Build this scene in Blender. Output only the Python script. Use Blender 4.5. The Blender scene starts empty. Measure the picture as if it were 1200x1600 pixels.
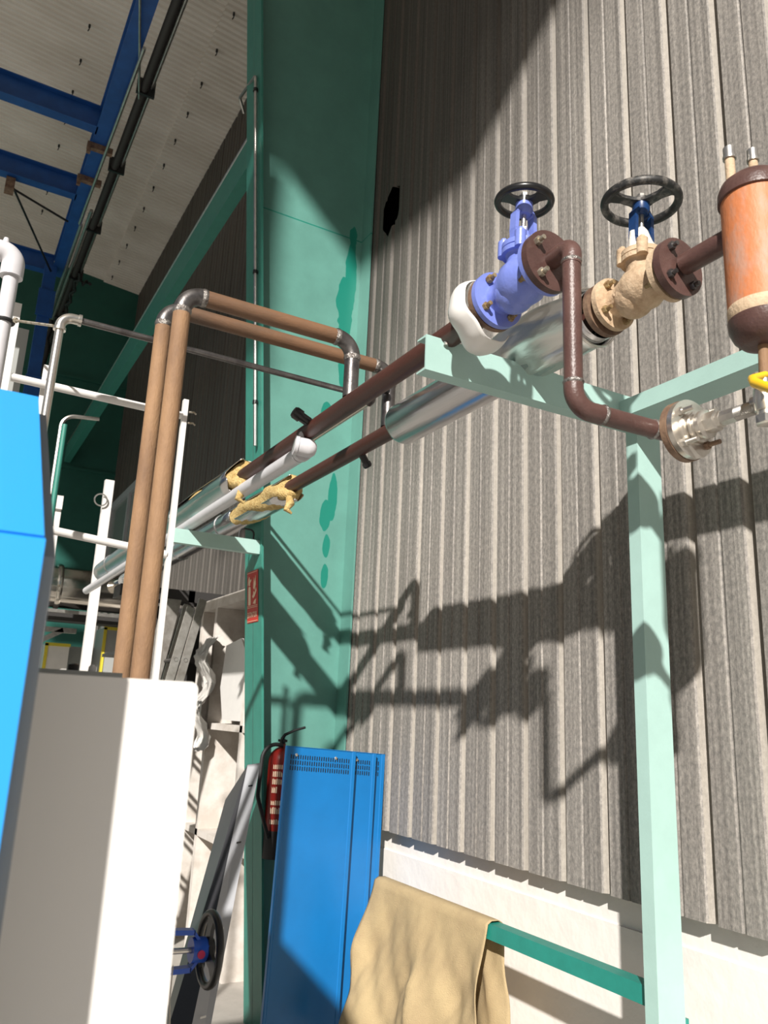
import bpy, bmesh, math, random
from mathutils import Vector, Matrix, Quaternion
random.seed(7)
C = bpy.context.scene.collection
V = Vector
PI = math.pi
EYE = 1.85                      # everything below is measured from the eye; lifted by EYE at the end
FL = -EYE                       # floor level in those coordinates

# ------------------------------------------------------------------ camera
cam = bpy.data.cameras.new('camera'); camo = bpy.data.objects.new('camera', cam); C.objects.link(camo)
cam.sensor_fit = 'VERTICAL'; cam.sensor_height = 32.0; cam.sensor_width = 24.0
cam.lens = 1255.5 / 1600 * 32.0
yaw, pit, rol = math.radians(28.87), math.radians(14.29), math.radians(2.505)
fw = V((math.sin(yaw)*math.cos(pit), math.cos(yaw)*math.cos(pit), math.sin(pit)))
rt = V((math.cos(yaw), -math.sin(yaw), 0)); up = rt.cross(fw)
R2 = rt*math.cos(rol) + up*math.sin(rol); U2 = -rt*math.sin(rol) + up*math.cos(rol)
camo.matrix_world = Matrix(((R2.x, U2.x, -fw.x, 0), (R2.y, U2.y, -fw.y, 0), (R2.z, U2.z, -fw.z, EYE), (0, 0, 0, 1)))
cam.clip_start = 0.05; cam.clip_end = 300
cam.dof.use_dof = True; cam.dof.focus_distance = 3.2; cam.dof.aperture_fstop = 25.0/5.5
bpy.context.scene.camera = camo

# ------------------------------------------------------------------ light
sc = bpy.context.scene
sc.view_settings.view_transform = 'Standard'; sc.view_settings.look = 'None'
sc.view_settings.gamma = 1; sc.view_settings.use_curve_mapping = False
sc.view_settings.exposure = 0.0
SUN_DIR = V((1.0, 1.27, -0.95)).normalized()
sun = bpy.data.lights.new('sun', 'SUN'); sun.energy = 6.4; sun.angle = math.radians(1.1); sun.color = (1.0, 0.95, 0.88)
suno = bpy.data.objects.new('sun', sun); C.objects.link(suno)
suno.rotation_euler = SUN_DIR.to_track_quat('-Z', 'Y').to_euler(); suno.location = (-6, -6, 12)
world = bpy.data.worlds.new('world'); sc.world = world; world.use_nodes = True
wn = world.node_tree; wn.nodes.clear()
wo = wn.nodes.new('ShaderNodeOutputWorld'); wb = wn.nodes.new('ShaderNodeBackground'); sky = wn.nodes.new('ShaderNodeTexSky')
sky.sky_type = 'NISHITA'; sky.sun_disc = False; sky.sun_elevation = math.radians(34.7)
sky.sun_rotation = math.atan2(-SUN_DIR.x, -SUN_DIR.y); sky.air_density = 1.2; sky.dust_density = 2.0
wn.links.new(sky.outputs[0], wb.inputs[0]); wn.links.new(wb.outputs[0], wo.inputs[0]); wb.inputs[1].default_value = 0.028

# ------------------------------------------------------------------ materials
def mat(name, col, rough=0.5, metal=0.0, var=0.0, var_scale=6, col2=None, bump=0.0, bump_scale=60, stretch=(1, 1, 1), thr=(0.35, 0.65), spec=0.5, coat=0.0, detail=6):
    m = bpy.data.materials.new(name); m.use_nodes = True; nt = m.node_tree; n = nt.nodes; l = nt.links
    b = n['Principled BSDF']; b.inputs['Roughness'].default_value = rough; b.inputs['Metallic'].default_value = metal
    b.inputs['Specular IOR Level'].default_value = spec; b.inputs['Coat Weight'].default_value = coat
    b.inputs['Base Color'].default_value = (*col, 1)
    tc = n.new('ShaderNodeTexCoord'); mp = n.new('ShaderNodeMapping'); mp.inputs['Scale'].default_value = stretch
    l.new(tc.outputs['Object'], mp.inputs['Vector'])
    if col2 or var:
        if not col2: col2 = tuple(max(0, c*(1-var)) for c in col)
        nz = n.new('ShaderNodeTexNoise'); nz.inputs['Scale'].default_value = var_scale; nz.inputs['Detail'].default_value = detail
        nz.inputs['Roughness'].default_value = 0.65
        l.new(mp.outputs[0], nz.inputs['Vector'])
        cr = n.new('ShaderNodeValToRGB'); cr.color_ramp.elements[0].position = thr[0]; cr.color_ramp.elements[1].position = thr[1]
        cr.color_ramp.elements[0].color = (*col2, 1); cr.color_ramp.elements[1].color = (*col, 1)
        l.new(nz.outputs['Fac'], cr.inputs['Fac']); l.new(cr.outputs[0], b.inputs['Base Color'])
    if bump:
        nb = n.new('ShaderNodeTexNoise'); nb.inputs['Scale'].default_value = bump_scale; nb.inputs['Detail'].default_value = 4
        l.new(mp.outputs[0], nb.inputs['Vector'])
        bp = n.new('ShaderNodeBump'); bp.inputs['Strength'].default_value = bump; bp.inputs['Distance'].default_value = 0.01
        l.new(nb.outputs['Fac'], bp.inputs['Height']); l.new(bp.outputs[0], b.inputs['Normal'])
    return m

M = {}
M['masonry'] = mat('white_masonry', (.84, .80, .76), .85, var=.08, var_scale=3, bump=.5, bump_scale=12)
M['cavity'] = mat('dark_cavity', (.012, .012, .012), .9)
M['roof'] = mat('roof_sheet', (.90, .86, .80), .6, col2=(.74, .69, .62), var_scale=1.3, stretch=(.5, 1, 1))
M['ground'] = mat('concrete', (.50, .47, .43), .85, var=.25, var_scale=2, bump=.2, bump_scale=20)
M['endwall'] = mat('dark_green_sheet', (.02, .125, .10), .45, var=.2, var_scale=1.5)
M['green'] = mat('green_paint', (.045, .24, .19), .45, var=.12, var_scale=9, spec=.5, bump=.06, bump_scale=90)
M['green_dk'] = mat('darker_green_paint', (.02, .27, .22), .35, var=.15, var_scale=12)
M['mint'] = mat('pale_mint_paint', (.40, .60, .555), .4, var=.06, var_scale=8, bump=.05, bump_scale=120)
M['blue_steel'] = mat('blue_crane_paint', (.012, .085, .33), .45, var=.25, var_scale=6)
M['rust'] = mat('rusty_brown_pipe', (.34, .20, .105), .75, col2=(.20, .115, .065), var_scale=7, stretch=(1, 1, .35), bump=.25, bump_scale=150)
M['rusth'] = mat('mill_brown_pipe', (.20, .105, .055), .55, col2=(.10, .065, .045), var_scale=5, stretch=(.4, 1, 1), bump=.15, bump_scale=150)
M['primer'] = mat('dark_red_primer', (.085, .030, .022), .42, col2=(.05, .019, .015), var_scale=6, stretch=(1, .3, 1), bump=.15, bump_scale=120)
M['primer2'] = mat('maroon_primer', (.12, .063, .054), .38, col2=(.075, .038, .033), var_scale=8, bump=.15, bump_scale=140)
M['bare'] = mat('bare_steel', (.20, .19, .185), .38, metal=.85, col2=(.10, .09, .09), var_scale=14, bump=.1, bump_scale=80)
M['weld'] = mat('weld_bead', (.42, .40, .38), .35, metal=.8, col2=(.12, .10, .09), var_scale=60, bump=.5, bump_scale=220)
M['clad'] = mat('aluminium_cladding', (.78, .77, .77), .27, metal=1.0, col2=(.52, .51, .52), var_scale=9, stretch=(1, .06, 1), bump=.35, bump_scale=16)
M['foil'] = mat('wrinkled_aluminium', (.80, .79, .77), .36, metal=1.0, bump=.5, bump_scale=22, stretch=(1, .25, 1))
M['inox'] = mat('polished_steel', (.72, .68, .62), .16, metal=1.0, bump=.15, bump_scale=6)
M['galv'] = mat('galvanised', (.62, .60, .57), .35, metal=.9, var=.25, var_scale=20)
M['wool'] = mat('mineral_wool', (.66, .50, .22), .95, col2=(.44, .29, .10), var_scale=30, bump=1.0, bump_scale=90)
M['white'] = mat('white_paint', (.80, .78, .76), .4, var=.06, var_scale=8)
M['white_pl'] = mat('grey_white_pipe', (.66, .65, .68), .35, var=.08, var_scale=12)
M['panelw'] = mat('white_enamel', (.82, .80, .77), .35)
M['grey'] = mat('grey_enamel', (.36, .37, .36), .45)
M['greylt'] = mat('light_grey_enamel', (.42, .43, .46), .4, var=.06, var_scale=4)
M['greydk'] = mat('dark_grey_face', (.045, .045, .05), .3)
M['bluecab'] = mat('sky_blue_enamel', (.03, .36, .92), .38)
M['bluepan'] = mat('blue_panel_enamel', (.006, .165, .46), .36, var=.12, var_scale=3)
M['black'] = mat('black_enamel', (.012, .012, .013), .3)
M['blackdust'] = mat('dusty_black', (.02, .02, .02), .5, col2=(.22, .20, .18), var_scale=24, thr=(.30, .52))
M['vblue'] = mat('periwinkle_valve_paint', (.20, .26, .70), .32, var=.1, var_scale=20, spec=.5, bump=.12, bump_scale=90)
M['vblue2'] = mat('deep_blue_valve_paint', (.02, .10, .55), .3)
M['navy'] = mat('navy_yoke_paint', (.015, .06, .20), .35, col2=(.008, .025, .08), var_scale=18)
M['tan'] = mat('dusty_tan_paint', (.66, .50, .34), .75, col2=(.42, .29, .18), var_scale=18, bump=.35, bump_scale=90)
M['plaster'] = mat('white_powder', (.86, .80, .72), .9, var=.2, var_scale=30, bump=.5, bump_scale=80)
M['zinc'] = mat('zinc_bolt', (.62, .58, .50), .4, metal=.7, col2=(.30, .24, .16), var_scale=60)
M['rustbolt'] = mat('rusty_bolt', (.42, .33, .17), .6, metal=.4, col2=(.22, .13, .06), var_scale=60)
M['rim'] = mat('rusty_flange', (.26, .17, .11), .6, col2=(.12, .065, .045), var_scale=22, bump=.2, bump_scale=100)
M['orange'] = mat('worn_orange_tank', (.58, .20, .08), .55, col2=(.42, .31, .26), var_scale=7, stretch=(1, 1, .45), thr=(.30, .48), bump=.15, bump_scale=100)
M['nickel'] = mat('nickel', (.74, .70, .64), .28, metal=.9, var=.15, var_scale=40)
M['yellow'] = mat('yellow_handle', (.90, .55, .02), .4)
M['red'] = mat('red_enamel', (.24, .014, .010), .35)
M['redsign'] = mat('red_sign', (.50, .03, .02), .5)
M['cream'] = mat('cream_print', (.80, .62, .45), .6)
M['yellowtape'] = mat('yellow_tape', (.75, .62, .05), .6)
M['glass'] = mat('dusty_glass', (.22, .25, .24), .15)
M['shelfw'] = mat('whitewashed_board', (.74, .70, .66), .8, col2=(.55, .50, .45), var_scale=5, bump=.3, bump_scale=14)
M['rubber'] = mat('rubber', (.015, .015, .016), .6)
M['plastic'] = mat('plastic_film', (.60, .58, .55), .25, bump=.9, bump_scale=14)
M['magenta'] = mat('pink_dot', (.65, .03, .12), .5)
M['tarp'] = mat('tan_canvas', (.50, .385, .215), .9, col2=(.40, .30, .17), var_scale=5, bump=.35, bump_scale=220)
M['ladder'] = mat('worn_aluminium', (.55, .53, .50), .4, metal=.7, col2=(.36, .33, .30), var_scale=12)
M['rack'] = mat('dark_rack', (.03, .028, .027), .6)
M['rope'] = mat('pale_cord', (.55, .50, .42), .9)

def sheet_material():
    m = bpy.data.materials.new('weathered_corrugated_sheet'); m.use_nodes = True; nt = m.node_tree; n = nt.nodes; l = nt.links
    b = n['Principled BSDF']; b.inputs['Roughness'].default_value = .62; b.inputs['Specular IOR Level'].default_value = .3
    g = n.new('ShaderNodeNewGeometry')
    def mapping(scale):
        mp = n.new('ShaderNodeMapping'); mp.inputs['Scale'].default_value = scale; l.new(g.outputs['Position'], mp.inputs['Vector']); return mp
    def noise(mp, s, d=5, r=.6):
        z = n.new('ShaderNodeTexNoise'); z.inputs['Scale'].default_value = s; z.inputs['Detail'].default_value = d; z.inputs['Roughness'].default_value = r
        l.new(mp.outputs[0], z.inputs['Vector']); return z
    def ramp(src, p0, c0, p1, c1):
        r = n.new('ShaderNodeValToRGB'); e = r.color_ramp.elements; e[0].position = p0; e[0].color = (*c0, 1); e[1].position = p1; e[1].color = (*c1, 1)
        l.new(src, r.inputs['Fac']); return r
    def mix(f, a, c, mode='MIX'):
        x = n.new('ShaderNodeMix'); x.data_type = 'RGBA'; x.blend_type = mode
        if isinstance(f, (int, float)): x.inputs[0].default_value = f
        else: l.new(f, x.inputs[0])
        l.new(a, x.inputs[6]); l.new(c, x.inputs[7]); return x
    streak = noise(mapping((10, 22, .12)), 2.2)
    base = ramp(streak.outputs['Fac'], .34, (.21, .197, .185), .68, (.40, .375, .35))
    fine = noise(mapping((1, 1, .6)), 70, 5, .8)
    spk = ramp(fine.outputs['Fac'], .40, (.62, .62, .62), .64, (1.15, 1.13, 1.1))
    c1 = mix(1.0, base.outputs[0], spk.outputs[0], 'MULTIPLY')
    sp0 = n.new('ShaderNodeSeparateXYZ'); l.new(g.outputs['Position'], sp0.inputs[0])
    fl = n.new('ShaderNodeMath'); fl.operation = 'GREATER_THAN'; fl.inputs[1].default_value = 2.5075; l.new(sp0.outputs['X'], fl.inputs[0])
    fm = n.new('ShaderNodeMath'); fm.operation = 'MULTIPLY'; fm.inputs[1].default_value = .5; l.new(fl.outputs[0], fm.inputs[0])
    cream = n.new('ShaderNodeRGB'); cream.outputs[0].default_value = (.43, .39, .335, 1)  # cream tone of flanks and valleys, lightened to paint in their sunlight
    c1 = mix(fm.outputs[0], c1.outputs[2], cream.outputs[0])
    # chalky run-off streaks
    lime = noise(mapping((22, 22, .45)), 1.6, 6)
    limeb = noise(mapping((1, 1, 1)), 40, 4, .7)
    la = ramp(lime.outputs['Fac'], .62, (0, 0, 0), .74, (1, 1, 1)); lb = ramp(limeb.outputs['Fac'], .45, (0, 0, 0), .62, (1, 1, 1))
    lm = mix(1.0, la.outputs[0], lb.outputs[0], 'MULTIPLY')
    sc_ = n.new('ShaderNodeMath'); sc_.operation = 'MULTIPLY'; sc_.inputs[1].default_value = .6; l.new(lm.outputs[2], sc_.inputs[0])
    lc = n.new('ShaderNodeRGB'); lc.outputs[0].default_value = (.55, .51, .44, 1)
    c2 = mix(sc_.outputs[0], c1.outputs[2], lc.outputs[0])
    # sooty stain above and beside the torn hole, with the roof's shade painted in
    sep = n.new('ShaderNodeSeparateXYZ'); l.new(g.outputs['Position'], sep.inputs[0])
    def mth(op, a, c=None):
        x = n.new('ShaderNodeMath'); x.operation = op
        for i, s in enumerate((a, c)):
            if s is None: continue
            if isinstance(s, (int, float)): x.inputs[i].default_value = s
            else: l.new(s, x.inputs[i])
        return x.outputs[0]
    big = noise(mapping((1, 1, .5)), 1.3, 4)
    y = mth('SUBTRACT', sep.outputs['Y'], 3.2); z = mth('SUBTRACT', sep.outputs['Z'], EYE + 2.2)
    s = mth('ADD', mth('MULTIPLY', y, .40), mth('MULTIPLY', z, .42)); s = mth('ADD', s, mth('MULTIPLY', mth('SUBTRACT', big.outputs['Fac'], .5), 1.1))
    far = mth('MULTIPLY', mth('GREATER_THAN', sep.outputs['Y'], 5.05), .9)  # darkens the whole far bay to paint in its shade
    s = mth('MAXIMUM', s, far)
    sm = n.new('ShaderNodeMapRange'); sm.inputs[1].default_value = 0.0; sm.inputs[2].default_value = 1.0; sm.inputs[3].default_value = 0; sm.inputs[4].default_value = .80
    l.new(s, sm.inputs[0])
    soot_shade = ramp(streak.outputs['Fac'], .3, (.03, .026, .023), .75, (.085, .075, .065))
    c3 = mix(sm.outputs[0], c2.outputs[2], soot_shade.outputs[0])
    l.new(c3.outputs[2], b.inputs['Base Color'])
    bp = n.new('ShaderNodeBump'); bp.inputs['Strength'].default_value = .25; bp.inputs['Distance'].default_value = .004
    l.new(fine.outputs['Fac'], bp.inputs['Height']); l.new(bp.outputs[0], b.inputs['Normal'])
    return m
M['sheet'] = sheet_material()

def web_material():
    """green paint with touched-up patches of a deeper green at fixed spots of the column"""
    m = mat('column_web_paint', (.125, .315, .27), .4, var=.14, var_scale=3, bump=.05, bump_scale=60); nt = m.node_tree; n = nt.nodes; l = nt.links
    b = n['Principled BSDF']; old = b.inputs['Base Color'].links[0].from_socket
    g = n.new('ShaderNodeNewGeometry'); sep = n.new('ShaderNodeSeparateXYZ'); l.new(g.outputs['Position'], sep.inputs[0])
    nz = n.new('ShaderNodeTexNoise'); nz.inputs['Scale'].default_value = 7; l.new(g.outputs['Position'], nz.inputs['Vector'])
    def mth(op, a, c=None):
        x = n.new('ShaderNodeMath'); x.operation = op
        for i, s in enumerate((a, c)):
            if s is None: continue
            if isinstance(s, (int, float)): x.inputs[i].default_value = s
            else: l.new(s, x.inputs[i])
        return x.outputs[0]
    tot = None
    for cx, cz, rx, rz in ((2.40, 3.30, .045, .42), (2.35, 3.05, .06, .22), (2.385, 2.62, .045, .30), (2.27, 2.12, .05, .08), (2.36, 1.50, .035, .16), (2.31, 1.36, .04, .12), (2.33, 1.16, .03, .09), (2.33, .93, .03, .09)):
        dx = mth('DIVIDE', mth('SUBTRACT', sep.outputs['X'], cx), rx); dz = mth('DIVIDE', mth('SUBTRACT', sep.outputs['Z'], cz + EYE), rz)
        d = mth('ADD', mth('MULTIPLY', dx, dx), mth('MULTIPLY', dz, dz)); d = mth('ADD', d, mth('MULTIPLY', mth('SUBTRACT', nz.outputs['Fac'], .5), 2.2))
        k = mth('LESS_THAN', d, 1.0); tot = k if tot is None else mth('MAXIMUM', tot, k)
    ln = mth('ABSOLUTE', mth('SUBTRACT', sep.outputs['Z'], 3.615 + EYE)); ln = mth('LESS_THAN', ln, .005)
    tot = mth('MAXIMUM', tot, ln)
    x = n.new('ShaderNodeMix'); x.data_type = 'RGBA'; l.new(tot, x.inputs[0]); l.new(old, x.inputs[6]); x.inputs[7].default_value = (.01, .20, .15, 1)
    l.new(x.outputs[2], b.inputs['Base Color'])
    return m
M['web'] = web_material()

# ------------------------------------------------------------------ geometry
def frame(d):
    d = d.normalized(); a = V((0, 0, 1)) if abs(d.z) < .9 else V((1, 0, 0))
    u = a.cross(d).normalized(); return u, d.cross(u).normalized()

class G:
    def __init__(s): s.v = []; s.f = []
    def add(s, vs, fs):
        o = len(s.v); s.v += [V(p) for p in vs]; s.f += [tuple(i+o for i in f) for f in fs]; return s
    def box(s, x0, x1, y0, y1, z0, z1):
        return s.add([(x0,y0,z0),(x1,y0,z0),(x1,y1,z0),(x0,y1,z0),(x0,y0,z1),(x1,y0,z1),(x1,y1,z1),(x0,y1,z1)],
                     [(0,3,2,1),(4,5,6,7),(0,1,5,4),(1,2,6,5),(2,3,7,6),(3,0,4,7)])
    def obox(s, c, a, b, d):
        c, a, b, d = V(c), V(a), V(b), V(d)
        return s.add([c-a-b-d, c+a-b-d, c+a+b-d, c-a+b-d, c-a-b+d, c+a-b+d, c+a+b+d, c-a+b+d],
                     [(0,3,2,1),(4,5,6,7),(0,1,5,4),(1,2,6,5),(2,3,7,6),(3,0,4,7)])
    def ext(s, prof, o, A, B, D):
        o, A, B, D = V(o), V(A), V(B), V(D); k = len(prof)
        lo = [o + A*p[0] + B*p[1] for p in prof]
        return s.add(lo + [p + D for p in lo], [tuple(range(k))[::-1], tuple(range(k, 2*k))] + [(i, (i+1) % k, (i+1) % k + k, i+k) for i in range(k)])
    def tube(s, path, r, n=16, cap=True):
        path = [V(p) for p in path]; k = len(path); rs = r if isinstance(r, (list, tuple)) else [r]*k
        t = [(path[min(i+1, k-1)] - path[max(i-1, 0)]).normalized() for i in range(k)]
        u, w = frame(t[0]); vs = []; fs = []
        for i in range(k):
            if i:
                q = t[i-1].rotation_difference(t[i]); u = q @ u; w = q @ w
            for j in range(n):
                a = 2*PI*j/n; vs.append(path[i] + (u*math.cos(a) + w*math.sin(a))*rs[i])
        for i in range(k-1):
            for j in range(n):
                a = i*n+j; b = i*n+(j+1) % n; fs.append((a, b, b+n, a+n))
        if cap: fs += [tuple(range(n))[::-1], tuple(range((k-1)*n, k*n))]
        return s.add(vs, fs)
    def lathe(s, prof, o, d, n=24, ph=0, cap=True, arc=None):
        """prof = [(t along d, radius)]"""
        o, d = V(o), V(d).normalized(); u, w = frame(d); vs = []; fs = []; k = len(prof)
        for t, r in prof:
            for j in range(n):
                a = ph + 2*PI*j/n; vs.append(o + d*t + (u*math.cos(a) + w*math.sin(a))*r)
        for i in range(k-1):
            for j in range(n):
                a = i*n+j; b = i*n+(j+1) % n; fs.append((a, b, b+n, a+n))
        if cap: fs += [tuple(range(n))[::-1], tuple(range((k-1)*n, k*n))]
        return s.add(vs, fs)
    def torus(s, c, d, R, r, n=40, k=12, sq=1.0):
        c, d = V(c), V(d).normalized(); u, w = frame(d); vs = []; fs = []
        for i in range(n):
            a = 2*PI*i/n; e = u*math.cos(a) + w*math.sin(a)
            for j in range(k):
                b = 2*PI*j/k; vs.append(c + e*(R + r*math.cos(b)) + d*(r*sq*math.sin(b)))
        for i in range(n):
            for j in range(k): fs.append((i*k+j, ((i+1) % n)*k+j, ((i+1) % n)*k+(j+1) % k, i*k+(j+1) % k))
        return s.add(vs, fs)
    def bolt(s, c, d, R=.011, L=.02, shaft=.0, sr=.006):
        d = V(d).normalized(); s.lathe([(0, R), (L*.6, R), (L*.75, R*.9)], c, d, 6)
        if shaft: s.lathe([(0, sr), (shaft, sr)], c, d, 10)
        return s

def fillet(pts, R, n=8):
    pts = [V(p) for p in pts]; out = [pts[0]]
    for i in range(1, len(pts)-1):
        a = (pts[i-1]-pts[i]).normalized(); b = (pts[i+1]-pts[i]).normalized(); ang = a.angle(b)
        h = R/math.tan(ang/2); p0 = pts[i]+a*h; p1 = pts[i]+b*h; c = pts[i] + (a+b).normalized()*(R/math.sin(ang/2))
        e0 = p0-c; e1 = p1-c; q = e0.rotation_difference(e1)
        for j in range(n+1):
            out.append(c + Quaternion().slerp(q, j/n) @ e0)
    out.append(pts[-1]); return out

def mk(name, g, m, parent=None, angle=40, flat=False):
    me = bpy.data.meshes.new(name); me.from_pydata([tuple(v) for v in g.v], [], g.f)
    bm = bmesh.new(); bm.from_mesh(me); bmesh.ops.recalc_face_normals(bm, faces=bm.faces); bm.to_mesh(me); bm.free()
    if not flat:
        for p in me.polygons: p.use_smooth = True
        me.set_sharp_from_angle(angle=math.radians(angle))
    me.materials.append(m if not isinstance(m, str) else M[m])
    o = bpy.data.objects.new(name, me); C.objects.link(o)
    if parent: o.parent = parent
    return o

TOPS = []
def tag(o, label=None, cat=None, group=None, kind=None):
    if label: o['label'] = label
    if cat: o['category'] = cat
    if group: o['group'] = group
    if kind: o['kind'] = kind
    return o
def recentre(root, meshes):
    lo = V((1e9,)*3); hi = V((-1e9,)*3)
    for o in meshes:
        for v in o.data.vertices:
            for i in range(3): lo[i] = min(lo[i], v.co[i]); hi[i] = max(hi[i], v.co[i])
    c = V(((lo.x+hi.x)/2, (lo.y+hi.y)/2, lo.z))
    for o in meshes: o.data.transform(Matrix.Translation(-c))
    root.location = c; TOPS.append(root)
class Thing:
    def __init__(s, name, label, cat, group=None, kind=None):
        s.o = bpy.data.objects.new(name, None); C.objects.link(s.o); s.o.empty_display_size = .1; tag(s.o, label, cat, group, kind); s.p = []
    def part(s, name, g, m, parent=None, label=None, angle=40):
        o = mk(name, g, m, parent or s.o, angle); s.p.append(o)
        if label: o['label'] = label
        return o
    def adopt(s, o, parent=None):
        o.parent = parent or s.o; s.p.append(o); return o
    def done(s): recentre(s.o, s.p); return s.o
def single(name, g, m, label, cat, group=None, angle=40):
    o = mk(name, g, m, None, angle); tag(o, label, cat, group); recentre(o, [o]); return o
def struct(name, g, m, label=None):
    o = mk(name, g, m, None, 30); tag(o, label, None, None, 'structure'); recentre(o, [o]); return o
def upn(g, p0, p1, webdir, fldir, h, b, t=.006, tf=.008):
    """channel: web h wide along webdir, flanges b long along fldir, from p0 to p1; p0 = middle of the web's outer face"""
    H = h/2; prof = [(-H, 0), (H, 0), (H, b), (H-tf*.7, b), (H-tf, t), (-H+tf, t), (-H+tf*.7, b), (-H, b)]
    g.ext(prof, p0, webdir, fldir, V(p1)-V(p0)); return g
X, Y, Z = V((1, 0, 0)), V((0, 1, 0)), V((0, 0, 1))

# ================================================================== the building
struct('floor', G().box(-30, 3.2, -20, 20, FL-.1, FL), 'ground', 'grey concrete floor of the hall and yard')
struct('wall_right', G().box(2.578, 2.85, -3, 15, FL, -.60).box(2.567, 2.62, -3, 15, FL, -.765), 'masonry', 'low white masonry wall under the corrugated sheeting')
def corrugated():
    prof = []; k = -22
    while True:
        e = 4.058 + .2515*k
        if e > 15.0: break
        prof += [(e-.2515+.012, 2.535), (e-.2515+.0165, 2.53), (e-.218+.0, 2.53)] if False else []
        # going up in Y inside one period: hidden flank, crest, shallow groove, crest, bright flank, narrow valley
        b = e-.2515
        prof += [(b+.014, 2.535), (b+.020, 2.535), (b+.046, 2.500), (b+.138, 2.500), (b+.143, 2.506), (b+.150, 2.506), (b+.155, 2.500), (e-.004, 2.500)]
        k += 1
    g = G(); z0, z1 = -.646, 7.75; n = len(prof)
    zs = [z0, z1]
    g.v = [V((p[1], p[0], z)) for z in zs for p in prof] + [V((p[1]+.0015, p[0], z)) for z in zs for p in prof]
    for i in range(n-1):
        g.f.append((i, i+1, n+i+1, n+i)); g.f.append((2*n+i, 3*n+i, 3*n+i+1, 2*n+i+1))
        g.f.append((i, 2*n+i, 2*n+i+1, i+1)); g.f.append((n+i, n+i+1, 3*n+i+1, 3*n+i))
    g.f.append((0, n, 3*n, 2*n)); g.f.append((n-1, 3*n-1, 4*n-1, 2*n-1))
    return g
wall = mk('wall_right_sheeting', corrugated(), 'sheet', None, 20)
cut = mk('cutter', G().ext([(4.626, 3.866), (4.508, 3.803), (4.507, 3.60), (4.53, 3.54), (4.60, 3.53), (4.66, 3.46), (4.748, 3.567), (4.748, 3.74), (4.72, 3.79)], (2.45, 0, 0), Y, Z, X*.12), 'sheet')
bo = wall.modifiers.new('hole', 'BOOLEAN'); bo.operation = 'DIFFERENCE'; bo.object = cut; bo.solver = 'EXACT'
dg = bpy.context.evaluated_depsgraph_get(); nm = bpy.data.meshes.new_from_object(wall.evaluated_get(dg)); wall.modifiers.clear()
wall.data = nm; bpy.data.objects.remove(cut)
nm.set_sharp_from_angle(angle=math.radians(20))
tag(wall, 'tall weathered grey corrugated sheet cladding with dark sooty streaks and painted-in shade', None, None, 'structure'); recentre(wall, [wall])
struct('wall_right_backing', G().box(2.78, 2.85, -3, 15, -.40, 7.8), 'cavity', 'dark void behind the corrugated sheet')
g = G().box(-5.0, 2.9, 14.8, 14.9, FL, 9.0)
for z in (4.05, 5.75, 2.2): g.box(-5, 2.5, 14.77, 14.8, z, z+.05)
struct('wall_back', g, 'endwall', 'dark green sheet end wall with horizontal joints')
def roof_part(xl, y0, y1, x1=2.72, z_off=0.0):
    g = G(); y = y0; p = .088; rows = []
    while y < y1:
        for dy, dz in ((0, 0), (.030, .0), (.042, .030), (.076, .030)):
            yy = y+dy; x0 = xl(yy)
            if x0 < x1 - .02: rows.append((yy, dz, x0))
        y += p
    z = lambda x: 7.75 + .1*(2.5-x) + z_off
    for yy, dz, x0 in rows: g.v += [V((x0, yy, z(x0)+dz)), V((x1, yy, z(x1)+dz))]
    m = len(rows)
    for yy, dz, x0 in rows: g.v += [V((x0, yy, z(x0)+dz+.012)), V((x1, yy, z(x1)+dz+.012))]
    for i in range(m-1):
        a = 2*i; g.f.append((a, a+1, a+3, a+2)); a += 2*m; g.f.append((a, a+2, a+3, a+1))
        g.f.append((2*i, 2*i+2, 2*i+2+2*m, 2*i+2*m)); g.f.append((2*i+1, 2*i+1+2*m, 2*i+3+2*m, 2*i+3))
    return g
struct('ceiling', roof_part(lambda y: 1.83, -3, 14.8), 'roof', 'pale ribbed roof sheets next to the wall')
struct('ceiling_inner', roof_part(lambda y: -4.5 if y > -.74 else -2.75, -3, 14.8, 1.87, .028), 'roof', 'pale ribbed roof sheets over the crane frame')  # its unseen outer edge is cut to shape the sunlit area
struct('ceiling_sun_block', roof_part(lambda y: -4.5, -1.15, 1.04, -2.3, .028) if False else G().ext([(-4.5, -2.97), (-2.75, -.74), (-2.75, -.73), (-4.5, -.73)], (0, 0, 8.26), X, Y, Z*.04), 'roof', 'unseen slanting roof piece added to block sun from the far bay')  # added out of view; diagonal edge shaped to stop sun on the far wall
# window far along the right wall
w = Thing('window_1', 'grey framed window high in the far bay of the corrugated wall', None, None, 'structure')
g = G(); y0, y1, z0, z1 = 11.4, 14.4, 2.42, 3.30
for a in ((y0, y1, z1, z1+.12), (y0, y1, z0-.1, z0), (y1-.12, y1, z0, z1), (y0, y0+.1, z0, z1), ((y0+y1)/2-.04, (y0+y1)/2+.04, z0, z1)): g.box(2.42, 2.50, a[0], a[1], a[2], a[3])
w.part('window_frame', g, 'greylt'); w.part('pane', G().box(2.46, 2.47, y0, y1, z0, z1), 'glass'); w.done()

# ---- tapered green portal column (web across, flanges along)
xin = lambda z: 1.888 - .0855*z
col = Thing('steel_column', 'tall tapered teal steel column standing against the corrugated wall', 'column')
z0, z1 = FL, 7.7
col.part('web', G().ext([(xin(z0), z0), (2.49, z0), (2.49, z1), (xin(z1), z1)], (0, 5.05, 0), X, Z, Y*.012), 'web', label='wide teal web plate with touched-up paint patches')
a, b_ = xin(z0), xin(z1)
col.part('inner_flange', G().ext([(4.90, 0), (5.21, 0), (5.21, .015), (4.90, .015)], (a, 0, z0), Y, X, V((b_-a, 0, z1-z0))), 'green')
col.part('outer_flange', G().box(2.478, 2.492, 4.90, 5.21, z0, z1), 'web'); col.done()

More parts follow.
